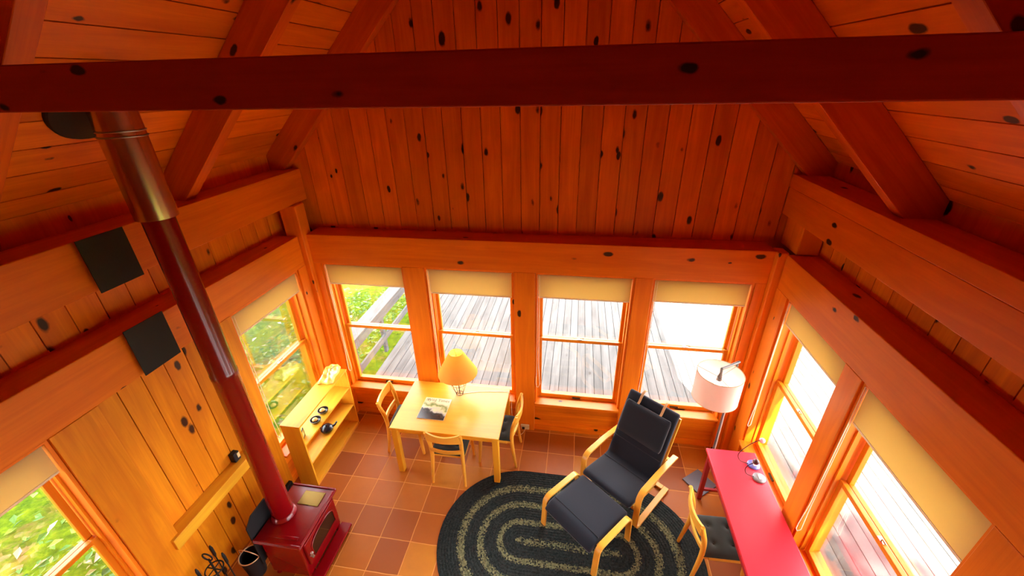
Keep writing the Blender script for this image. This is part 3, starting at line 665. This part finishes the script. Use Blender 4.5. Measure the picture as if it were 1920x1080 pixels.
def goose(x, y, label, dm, hm, pts):
    r = empty('gooseneck_lamp', (x, y, 0.7405)); tag(r, label, 'desk lamp')
    MB().lathe([(0.001, 0.0), (0.056, 0.0), (0.060, 0.005), (0.058, 0.016), (0.050, 0.022), (0.001, 0.024)], 28).build('base', dm, r, smooth=40)
    MB().box(-0.012, 0.022, -0.03, 0.03, 0.0235, 0.0265).build('base_inlay', W['nickel'], r, bevel=0.001)
    P = smoothpath(pts, 6); MB().tube(P, 0.004, 6).build('gooseneck', W['neck'], r, smooth=60)
    h = MB(); c = pts[-1]; h.ball((c[0], c[1], c[2]), 0.029, 8, 0.95); h.build('lamp_head', hm, r, smooth=60)
    return r
goose(1.915, -0.868, 'small gooseneck lamp with bluish disc base and pink head, nearer the window corner', W['bluedisc'], W['pinkhead'], [(-0.050, 0.0, 0.018), (-0.135, 0.0, 0.05), (-0.165, 0.01, 0.13), (-0.09, 0.04, 0.22), (0.0, 0.075, 0.262), (0.055, 0.09, 0.262)])
goose(1.915, -1.025, 'small gooseneck lamp with grey disc base and dark brown head on the red desk', W['disc'], W['brownhead'], [(-0.050, 0.0, 0.018), (-0.125, 0.0, 0.05), (-0.155, -0.005, 0.12), (-0.14, -0.01, 0.18), (-0.11, -0.012, 0.215), (-0.085, -0.01, 0.235)])

# floor lamp
fl = empty('floor_lamp', (1.675, -0.485, 0)); tag(fl, 'floor lamp with white drum shade and swing arm beside the red desk', 'floor lamp')
b_ = MB().box(-0.135, 0.135, -0.135, 0.135, 0.0, 0.018).build('base', W['slate'], fl, bevel=0.004); b_.location = (-0.075, -0.06, 0); b_.rotation_euler.z = math.radians(38)
MB().tube([(0, 0, 0.015), (0, 0, 1.74)], 0.011, 12).build('pole', W['armgrey'], fl, smooth=50)
sx_, sy_ = -0.2, -0.155
MB().tube([(0.02, 0.016, 1.725), (sx_*0.55, sy_*0.55, 1.738), (sx_, sy_, 1.75)], 0.013, 10).build('swing_arm', W['armgrey'], fl, smooth=50)
m = MB(); m.tube([(sx_, sy_, 1.75), (sx_+0.004, sy_, 1.70), (sx_, sy_, 1.655)], [0.013, 0.012, 0.020], 10); m.lathe([(0.001, 1.66), (0.022, 1.655), (0.024, 1.61), (0.001, 1.605)], 14, sx_, sy_); m.build('lamp_holder', W['armgrey'], fl, smooth=50)
m = MB(); m.lathe([(0.215, 1.39), (0.215, 1.70), (0.2125, 1.70), (0.2125, 1.39)], 48, sx_, sy_, closed=True); m.build('drum_shade', W['drum'], fl, smooth=40)
for z in (1.388, 1.702): m = MB(); m.tube([(sx_+0.214*math.cos(2*PI*k/40), sy_+0.214*math.sin(2*PI*k/40), z) for k in range(40)], 0.003, 6, closed=True); m.build('shade_ring', W['strap'], fl, smooth=50)
m = MB()
for k in range(3): t = 2*PI*k/3 + 0.6; m.tube([(sx_+0.02*math.cos(t), sy_+0.02*math.sin(t), 1.65), (sx_+0.213*math.cos(t), sy_+0.213*math.sin(t), 1.698)], 0.0022, 5)
m.build('shade_spider', W['armgrey'], fl, smooth=50)
MB().ball((sx_, sy_, 1.555), 0.035, 8, 1.25).build('bulb', W['bulb'], fl, smooth=60)
m = MB(); m.tube([(0.016, 0.006, 1.5), (0.018, 0.01, 0.9), (0.03, 0.02, 0.3), (0.08, 0.1, 0.02)], 0.0035, 6); m.build('cord', W['cord'], fl, smooth=60)

# ------------------------------------------------------------------ bookcase and what stands in it
bc = empty('bookcase', (-3.0, -0.70, 0)); tag(bc, 'low open pine bookcase under the left corner window', 'bookcase')
hw, hd_ = 0.50, 0.115
for sy in (-1, 1): MB().box(-hd_, hd_, sy*hw-0.01, sy*hw+0.01, 0.0, 0.93).build('side_panel', W['shelf_z'], bc, bevel=0.002)
MB().box(-hd_-0.004, hd_+0.006, -hw-0.012, hw+0.012, 0.931, 0.951).build('top', W['shelf_y'], bc, bevel=0.002)
for z in (0.03, 0.345, 0.645): MB().box(-hd_, hd_-0.004, -hw+0.0105, hw-0.0105, z, z+0.018).build('shelf', W['shelf_y'], bc, bevel=0.002)
MB().box(hd_-0.025, hd_-0.008, -hw+0.0105, hw-0.0105, 0.0, 0.029).build('plinth', W['shelf_y'], bc)
def bowl(x, y, z, lab):
    r = empty('bowl', (x, y, z)); tag(r, lab, 'bowl', 'dark bowls with cream insides')
    MB().lathe([(0.001, 0.0), (0.034, 0.0), (0.054, 0.018), (0.064, 0.046), (0.058, 0.046), (0.048, 0.020), (0.001, 0.008)], 24).build('body', W['dark'], r, smooth=40)
    MB().ball((-0.008, 0.0, 0.034), 0.033, 8, 0.75).build('filling', W['cream'], r, smooth=60)
    return r
bowl(-2.972, -0.69, 0.664, 'dark bowl with cream filling on the upper shelf, farther from the stove')
bowl(-2.972, -0.85, 0.664, 'dark bowl with cream filling on the upper shelf, nearer the stove')
pf = empty('picture_frame', (-2.975, -1.09, 0.664), math.radians(25)); tag(pf, 'small dark-edged picture frame at the near end of the upper bookcase shelf', 'picture frame')
m = MB(); m.box(-0.006, 0.006, -0.045, 0.045, 0, 0.012); m.box(-0.006, 0.006, -0.045, 0.045, 0.098, 0.11); m.box(-0.006, 0.006, -0.045, -0.033, 0.012, 0.098); m.box(-0.006, 0.006, 0.033, 0.045, 0.012, 0.098); m.build('frame', W['wire'], pf)
MB().box(-0.003, 0.003, -0.033, 0.033, 0.012, 0.098).build('picture', W['cream'], pf)
tp = empty('teapot', (-2.985, -0.70, 0.3635), math.radians(40)); tag(tp, 'small black teapot on the middle shelf of the bookcase', 'teapot')
MB().lathe([(0.001, 0.0), (0.05, 0.0), (0.072, 0.02), (0.078, 0.045), (0.06, 0.072), (0.03, 0.084), (0.001, 0.086)], 24).build('body', W['dark'], tp, smooth=45)
MB().ball((0, 0, 0.094), 0.012, 6).build('lid_knob', W['dark'], tp, smooth=60)
MB().tube(smoothpath([(0.065, 0, 0.04), (0.10, 0, 0.055), (0.13, 0, 0.09)], 4), [0.017, 0.016, 0.015, 0.014, 0.013, 0.012, 0.011, 0.010, 0.009], 8).build('spout', W['dark'], tp, smooth=60)
MB().tube(smoothpath([(-0.055, 0, 0.068), (-0.085, 0, 0.12), (-0.04, 0, 0.175), (0.0, 0, 0.18)], 5), 0.007, 8).build('handle', W['wire'], tp, smooth=60)
bg = MB(); nx, ny = 14, 20; vs = []; fsx = []
for sgn in (1, 0):
    for j in range(ny+1):
        for k in range(nx+1):
            u, v = -1+2*k/nx, -1+2*j/ny; e = max((1-u**4)*(1-v**4), 0)**0.6
            zz = (0.012 + 0.075*e + 0.012*math.sin(7*u+3*v)*e + 0.010*math.sin(11*v-4*u)*e) if sgn else 0.0 + 0.002*(1-e)
            vs.append((u*0.085*(1+0.08*math.sin(5*v)), v*0.17*(1+0.06*math.sin(4*u)), zz))
n1 = (nx+1)*(ny+1)
for j in range(ny):
    for k in range(nx):
        a = j*(nx+1)+k; fsx += [(a, a+1, a+nx+2, a+nx+1), (n1+a, n1+a+nx+1, n1+a+nx+2, n1+a+1)]
edge = [k for k in range(nx+1)] + [j*(nx+1)+nx for j in range(1, ny+1)] + [ny*(nx+1)+k for k in range(nx-1, -1, -1)] + [j*(nx+1) for j in range(ny-1, 0, -1)]
for q in range(len(edge)): a, b2 = edge[q], edge[(q+1) % len(edge)]; fsx.append((a, n1+a, n1+b2, b2))
bg.add(vs, fsx); bgr = empty('plastic_bag', (-3.02, -0.335, 0.9515), 0.18); tag(bgr, 'crumpled clear yellow plastic bag on top of the bookcase by the corner', 'bag')
bg.build('film', W['bag'], bgr, smooth=70)
MB().tube(smoothpath([(0.07, -0.15, 0.01), (0.05, -0.10, 0.07), (0.03, -0.02, 0.10), (0.045, 0.06, 0.09), (0.03, 0.10, 0.07)], 6), 0.0035, 6).build('cord', W['wire'], bgr, smooth=60)

# ------------------------------------------------------------------ wood stove, flue, hearth tools
sv = empty('wood_stove', (-2.546, -1.905, 0)); sv.scale = (1.05, 1.05, 0.76); tag(sv, 'red enamelled wood stove with glass door beside the left wall', 'wood stove')
MB().box(-0.20, 0.185, -0.265, 0.265, 0.078, 0.70).build('body', W['red'], sv, bevel=0.014)
m = MB(); m.box(-0.235, 0.225, -0.30, 0.30, 0.701, 0.742); m.build('top_plate', W['red'], sv, bevel=0.012)
m = MB()
for q in ((-0.235, 0.225, -0.30, -0.272), (-0.235, 0.225, 0.272, 0.30), (0.197, 0.225, -0.271, 0.271)): m.box(q[0]+0.004, q[1]-0.004, q[2]+0.004, q[3]-0.004, 0.7425, 0.757)
m.build('top_rim', W['red'], sv, bevel=0.006)
m = MB(); m.box(-0.12, 0.16, -0.235, -0.205, 0.7425, 0.75); m.build('warming_ridge', W['red'], sv, bevel=0.004)
m = MB(); m.box(-0.06, 0.155, 0.09, 0.235, 0.7425, 0.752); m.build('griddle', W['griddle'], sv, bevel=0.004); sv.children[-1]['label'] = 'shiny polished griddle plate'
# door with arched glass
dr = MB().box(0.186, 0.212, -0.235, 0.235, 0.27, 0.66).build('door', W['red'], sv, bevel=0.008)
arch = [(-0.175, 0.33), (0.175, 0.33)] + [(0.175*math.cos(t), 0.50+0.11*math.sin(t)) for t in [PI*k/14 for k in range(15)]]
MB().prism(arch, 'X', 0.2125, 0.2165).build('glass', W['darkglass'], dr)
rim = MB().tube([(0.216, y, z) for y, z in arch], 0.008, 6, closed=True); rim.build('glass_rim', W['red'], dr, smooth=60)
m = MB(); m.tube([(0.215, -0.215, 0.42), (0.25, -0.215, 0.43), (0.262, -0.235, 0.46), (0.262, -0.235, 0.53)], 0.009, 8); m.ball((0.262, -0.235, 0.54), 0.014, 6); m.build('handle', W['nickel'], dr, smooth=50); dr.children[-1]['label'] = 'bright metal door handle'
m = MB(); m.box(0.1865, 0.30, -0.275, 0.275, 0.03, 0.07); m.build('ash_lip', W['red'], sv, bevel=0.008)
for sx in (-1, 1):
    for sy in (-1, 1):
        m = MB(); m.tube([(sx*0.165, sy*0.22, 0.0785), (sx*0.168, sy*0.225, 0.04), (sx*0.17, sy*0.23, 0.0)], [0.035, 0.022, 0.028], 10); m.build('leg', W['red'], sv, smooth=50)
m = MB(); m.prism([(-0.28, 0.25), (0.10, 0.25), (0.10, 0.95), (0.04, 1.03), (-0.20, 1.03), (-0.28, 0.93)], 'X', -0.262, -0.248); m.box(-0.249, -0.199, -0.2, -0.17, 0.3, 0.65); m.box(-0.249, -0.199, 0.05, 0.08, 0.3, 0.65)
m.build('rear_shield', W['black'], sv, bevel=0.004)
px, py = -0.125, -0.015
m = MB(); m.lathe([(0.099, 0.7425), (0.112, 0.75), (0.108, 0.775), (0.093, 0.80)], 28, px, py, ); m.build('flue_collar', W['red'], sv, smooth=40)

PX, PY = -2.677, -1.921
fp = empty('flue_pipe', (PX, PY, 0.609)); tag(fp, 'red stove pipe with shiny steel upper section rising from the wood stove', 'stove pipe')
m = MB(); m.lathe([(0.094, 0.001), (0.094, 1.65), (0.097, 1.655), (0.097, 1.70), (0.094, 1.705), (0.092, 3.0)], 32); m.build('red_section', W['redpipe'], fp, smooth=40)
m = MB(); m.lathe([(0.093, 2.95), (0.117, 2.95), (0.117, 3.765), (0.093, 3.765)], 36, closed=True); m.build('steel_section', W['steel'], fp, smooth=40)
m = MB()
for z in (3.445, 3.475): m.tube([(0.118*math.cos(2*PI*k/36), 0.118*math.sin(2*PI*k/36), z) for k in range(36)], 0.006, 6, closed=True)
m.build('pipe_band', W['nickel'], fp, smooth=60)
# ceiling collar plate lying against the sloping boards
CX, CY = -2.79, -1.885; zc_ = ML*CX + BL + 0.30
m = MB(); m.lathe([(0.001, 0.0), (0.262, 0.0), (0.27, 0.008), (0.27, 0.028), (0.001, 0.028)], 40)
c_ = m.build('ceiling_collar', W['black'], None, smooth=40)
mwx = frame(EXL, EZL, (CX, CY, zc_)); c_.parent = fp; c_.matrix_parent_inverse = Matrix.Translation((-PX, -PY, -0.609)); c_.matrix_basis = mwx

def shield(z0, z1, lab):
    r = empty('heat_shield', (XL, -1.985, (z0+z1)/2)); tag(r, lab, 'heat shield', 'charcoal heat shields behind the stove pipe')
    h = (z1-z0)/2
    MB().box(0.042, 0.048, -0.152, 0.152, -h, h).build('plate', W['shield'], r, bevel=0.002)
    for sy in (-1, 1):
        for sz in (-1, 1): m = MB(); m.tube([(-0.003, sy*0.11, sz*h*0.6), (0.043, sy*0.11, sz*h*0.6)], 0.010, 8); m.build('spacer', W['black'], r, smooth=50)
shield(3.085, 3.45, 'square charcoal heat shield on the upper left beam behind the stove pipe')
shield(2.39, 2.775, 'square charcoal heat shield on the lower left header beam behind the stove pipe')

ts = empty('tool_stand', (-3.05, -2.42, 0)); ts.scale = (0.95, 0.95, 0.88); tag(ts, 'black wrought iron fireplace tool stand by the left wall', 'tool stand')
MB().lathe([(0.001, 0.0), (0.11, 0.0), (0.115, 0.008), (0.10, 0.02), (0.001, 0.025)], 24).build('base', W['black'], ts, smooth=40)
MB().tube([(0, 0, 0.02), (0, 0, 0.66)], 0.009, 8).build('pole', W['black'], ts, smooth=50)
m = MB(); m.tube([(0.075*math.cos(2*PI*k/24), 0.075*math.sin(2*PI*k/24), 0.50) for k in range(24)], 0.007, 6, closed=True)
m.tube([(-0.075, 0, 0.50), (0.075, 0, 0.50)], 0.006, 6); m.tube([(0, -0.075, 0.50), (0, 0.075, 0.50)], 0.006, 6); m.build('ring', W['black'], ts, smooth=50)
m = MB(); m.tube([(0.05*math.cos(t), 0, 0.70+0.05*math.sin(t)) for t in [2*PI*k/20 for k in range(20)]], 0.007, 6, closed=True); m.build('loop_handle', W['black'], ts, smooth=50)
def tool(name, ax, ay, lab, head):
    r = empty(name, (-3.05+ax, -2.42+ay, 0)); r.scale = (0.95, 0.95, 0.88); tag(r, lab, name.replace('_', ' '), 'fireplace tools')
    MB().tube([(0, 0, 0.14), (0, 0, 0.52)], 0.006, 8).build('shaft', W['black'], r, smooth=50)
    MB().tube([(0, 0, 0.52), (0.004, 0, 0.56), (0.002, 0, 0.66), (0.0, 0, 0.70)], [0.008, 0.013, 0.014, 0.006], 8).build('handle', W['black'], r, smooth=50)
    head(r)
def h_shovel(r): MB().prism([(-0.045, 0.03), (0.045, 0.03), (0.05, 0.12), (0.01, 0.15), (-0.01, 0.15), (-0.05, 0.12)], 'X', -0.004, 0.004).build('scoop', W['black'], r)
def h_brush(r): MB().lathe([(0.03, 0.03), (0.028, 0.09), (0.012, 0.14), (0.001, 0.145)], 12).build('bristles', W['black'], r, smooth=40)
def h_poker(r): MB().tube([(0, 0, 0.14), (0, 0, 0.05), (0.0, 0.03, 0.03), (0, 0.04, 0.07)], 0.006, 6).build('hook', W['black'], r, smooth=40)
tool('fireplace_shovel', -0.02, -0.105, 'black handled hearth shovel hanging on the near side of the tool stand', h_shovel)
tool('hearth_brush', -0.06, 0.09, 'black handled hearth brush hanging on the wall side of the tool stand', h_brush)
tool('fire_poker', 0.10, 0.05, 'black handled fire poker hanging on the stove side of the tool stand', h_poker)
bk = empty('ash_bucket', (-2.935, -2.185, 0)); tag(bk, 'black ash bucket with a bright bail handle between the tool stand and the stove', 'bucket')
MB().lathe([(0.001, 0.0), (0.075, 0.0), (0.098, 0.27), (0.094, 0.27), (0.072, 0.008), (0.001, 0.008)], 28).build('body', W['black'], bk, smooth=40)
MB().tube([(0.098*math.cos(2*PI*k/28), 0.098*math.sin(2*PI*k/28), 0.272) for k in range(28)], 0.006, 6, closed=True).build('rim', W['ash'], bk, smooth=60)
MB().tube([(0.10*math.cos(t), -0.10*math.sin(t)*0.35-0.0, 0.27+0.13*math.sin(t)) for t in [PI*k/16 for k in range(17)]], 0.0045, 6).build('handle', W['ash'], bk, smooth=60)
sw = empty('wall_switch', (XL-0.093, -1.70, 0.9865)); tag(sw, 'small black switch box with a white plate on the pine rail behind the stove pipe', 'switch')
MB().box(0.0, 0.06, -0.05, 0.02, 0.0, 0.10).build('box', W['black'], sw, bevel=0.006)
MB().box(0.0605, 0.0635, -0.012, 0.016, 0.03, 0.085).build('face_plate', W['plastic'], sw)
ot = empty('wall_outlet', (-0.545, 0.0, 0.035)); tag(ot, 'ivory surface outlet low on the middle post, with the lamp plug in it', 'outlet')
MB().box(-0.058, 0.058, -0.03, -0.001, 0.0, 0.075).build('box', W['plastic'], ot, bevel=0.006)
MB().box(-0.035, 0.0, -0.05, -0.0305, 0.02, 0.05).build('plug', W['black'], ot, bevel=0.005)
ob = empty('wall_outlet', (XL, -1.36, 0.06)); tag(ob, 'black outlet box low on the post between the bookcase and the stove', 'outlet')
MB().box(0.001, 0.045, -0.045, 0.045, 0.0, 0.13).build('box', W['black'], ob, bevel=0.006)
MB().box(0.0455, 0.049, -0.03, 0.03, 0.02, 0.11).build('face_plate', W['dark'], ob)

# ------------------------------------------------------------------ outside
ZD = -0.10
dm = MB(); x = -3.22; wdt = 0.14
while x < 6.0:
    a, b2 = x+0.004, x+wdt-0.004; x += wdt
    y0 = 0.27 if a < 2.30 else -7.0
    dm.box(a, b2, y0, 4.12, ZD-0.035, ZD+random.uniform(-0.002, 0.002))
dm.box(-3.2, 2.32, 0.28, 4.1, ZD-0.25, ZD-0.05); dm.box(2.32, 6.0, -7.0, 4.1, ZD-0.25, ZD-0.05)
tag(dm.build('deck', W['deck']), kind='structure')
rl = empty('deck_railing', (-3.30, 0.55, ZD)); tag(rl, 'weathered grey deck railing running away outside the first back window', 'railing')
MB().box(-0.17, 0.06, 0.0, 3.55, 0.86, 0.90).build('top_cap', W['rail'], rl, bevel=0.004)
MB().box(0.020, 0.055, 0.0, 3.55, 0.72, 0.855).build('upper_rail', W['rail'], rl)
MB().box(0.020, 0.055, 0.0, 3.55, 0.28, 0.40).build('lower_rail', W['rail'], rl)
for y in (0.10, 1.05, 2.25, 3.42):
    MB().prism([(-0.03, 0.002), (0.018, 0.002), (0.018, 0.859), (-0.05, 0.859)], 'Y', y, y+0.08).build('post', W['rail'], rl)
gd = MB(); n = 40; vs = []; fsx = []
for j in range(n+1):
    for k in range(n+1):
        x, y = -16+34*k/n, -12+34*j/n
        inside = -3.9 < x < 2.8 and -7 < y < 0.8
        vs.append((x, y, -0.62 + (0 if inside else 0.07*math.sin(1.3*x+0.7*y)+0.05*math.sin(2.1*y-x))))
for j in range(n):
    for k in range(n): a = j*(n+1)+k; fsx.append((a, a+1, a+n+2, a+n+1))
gd.add(vs, fsx); tag(gd.build('ground', W['ground'], smooth=60), kind='structure')
lw = MB(); lw.box(-3.0, 14, 4.35, 16, -0.60, -0.45); tag(lw.build('lawn', W['lawn']), kind='structure')
rnd = random.Random(3); lf = MB()
def leaf(x, y, z, s):
    a = rnd.uniform(0, 2*PI); t = rnd.uniform(-0.6, 0.6); d = Vector((math.cos(a), math.sin(a), t*0.6)); n_ = Vector((-math.sin(a), math.cos(a), rnd.uniform(-0.5, 0.5)))
    p = Vector((x, y, z)); upv = Vector((0, 0, 0.12*s))
    lf.add([p, p+d*s*0.5+n_*s*0.26+upv, p+d*s, p+d*s*0.5-n_*s*0.26+upv], [(0, 1, 2, 3)])
for _ in range(7000):
    x, y = rnd.uniform(-9.5, -3.95), rnd.uniform(-5.5, 4.5)
    k = math.sin(1.7*x+0.4)*math.cos(1.3*y-0.7)
    if k < -0.25 and rnd.random() < 0.7: continue
    leaf(x, y, -0.62 + rnd.uniform(0.02, 0.22 + 0.35*max(k, 0)), rnd.uniform(0.05, 0.15))
tag(lf.build('undergrowth', W['leaf']), 'leafy green undergrowth on the forest floor beyond the left windows', 'undergrowth', kind='stuff')

cn = MB(); rc = random.Random(11)  # tree crowns added out of view to shade undergrowth and right windows
for cx, cy, cz, rr in [(-3.0, -11.5, 8.6, 2.6), (-5.5, -9.0, 8.2, 2.5), (-7.8, -12.0, 8.0, 2.7), (-1.2, -8.6, 9.3, 1.9), (-6.5, -6.4, 8.4, 2.2), (-3.4, -6.6, 9.4, 2.0), (-9.0, -8.0, 7.6, 2.2), (5.9, -10.9, 10.2, 1.6)]:
    cn.tube([(cx, cy, -0.6), (cx+0.1, cy, cz*0.5), (cx, cy+0.1, cz+0.4*rr)], [0.17, 0.12, 0.04], 8)
    for _ in range(1500 if cx < 0 else 800):
        v = Vector((rc.gauss(0, 1), rc.gauss(0, 1), rc.gauss(0, 1))).normalized()*rr*rc.uniform(0.35, 1.0)
        p = Vector((cx+v.x, cy+v.y, cz+v.z*0.8)); a = Vector((rc.gauss(0, 1), rc.gauss(0, 1), rc.gauss(0, 0.5))).normalized(); q = a.orthogonal().normalized(); z_ = rc.uniform(0.2, 0.4)
        cn.add([p, p+a*z_*0.5+q*z_*0.28, p+a*z_, p+a*z_*0.5-q*z_*0.28], [(0, 1, 2, 3)])
tag(cn.build('added_shade_trees', W['leaf']), 'unseen leafy trees added behind the cabin to shade the sun', 'trees', kind='stuff')

# ------------------------------------------------------------------ light
EXPO = 1.42
wd = bpy.data.worlds.new('world'); bpy.context.scene.world = wd; wd.use_nodes = True
bgn = wd.node_tree.nodes['Background']; bgn.inputs[0].default_value = (0.96, 0.97, 1.0, 1); bgn.inputs[1].default_value = 6.6
sun = bpy.data.lights.new('sun', 'SUN'); sun.energy = 60.0; sun.angle = math.radians(0.8); sun.color = (1.0, 0.93, 0.82)
so = bpy.data.objects.new('sun', sun); C.objects.link(so); el = math.radians(44.5)
so.rotation_euler = Vector((-0.383*math.cos(el), 0.924*math.cos(el), -math.sin(el))).to_track_quat('-Z', 'Y').to_euler()
def lamp(name, loc, power, col, size):
    l = bpy.data.lights.new(name, 'POINT'); l.energy = power; l.color = col; l.shadow_soft_size = size
    o = bpy.data.objects.new(name, l); C.objects.link(o); o.location = loc; return o
lamp('table_lamp_light', (-1.352, -0.215, 0.74+0.52), 2.2, (1.0, 0.80, 0.48), 0.03)
lamp('floor_lamp_light', (1.475, -0.64, 1.49), 2, (1.0, 0.90, 0.80), 0.03)

sc = bpy.context.scene
vs_ = sc.view_settings; vs_.view_transform = 'Standard'; vs_.look = 'None'; vs_.gamma = 1.0; vs_.use_curve_mapping = False; vs_.exposure = EXPO
sc.cycles.use_denoising = True
sc.cycles.max_bounces = 10; sc.cycles.diffuse_bounces = 6; sc.cycles.transparent_max_bounces = 12
sc.cycles.sample_clamp_indirect = 8.0
sc.cycles.caustics_reflective = False; sc.cycles.caustics_refractive = False
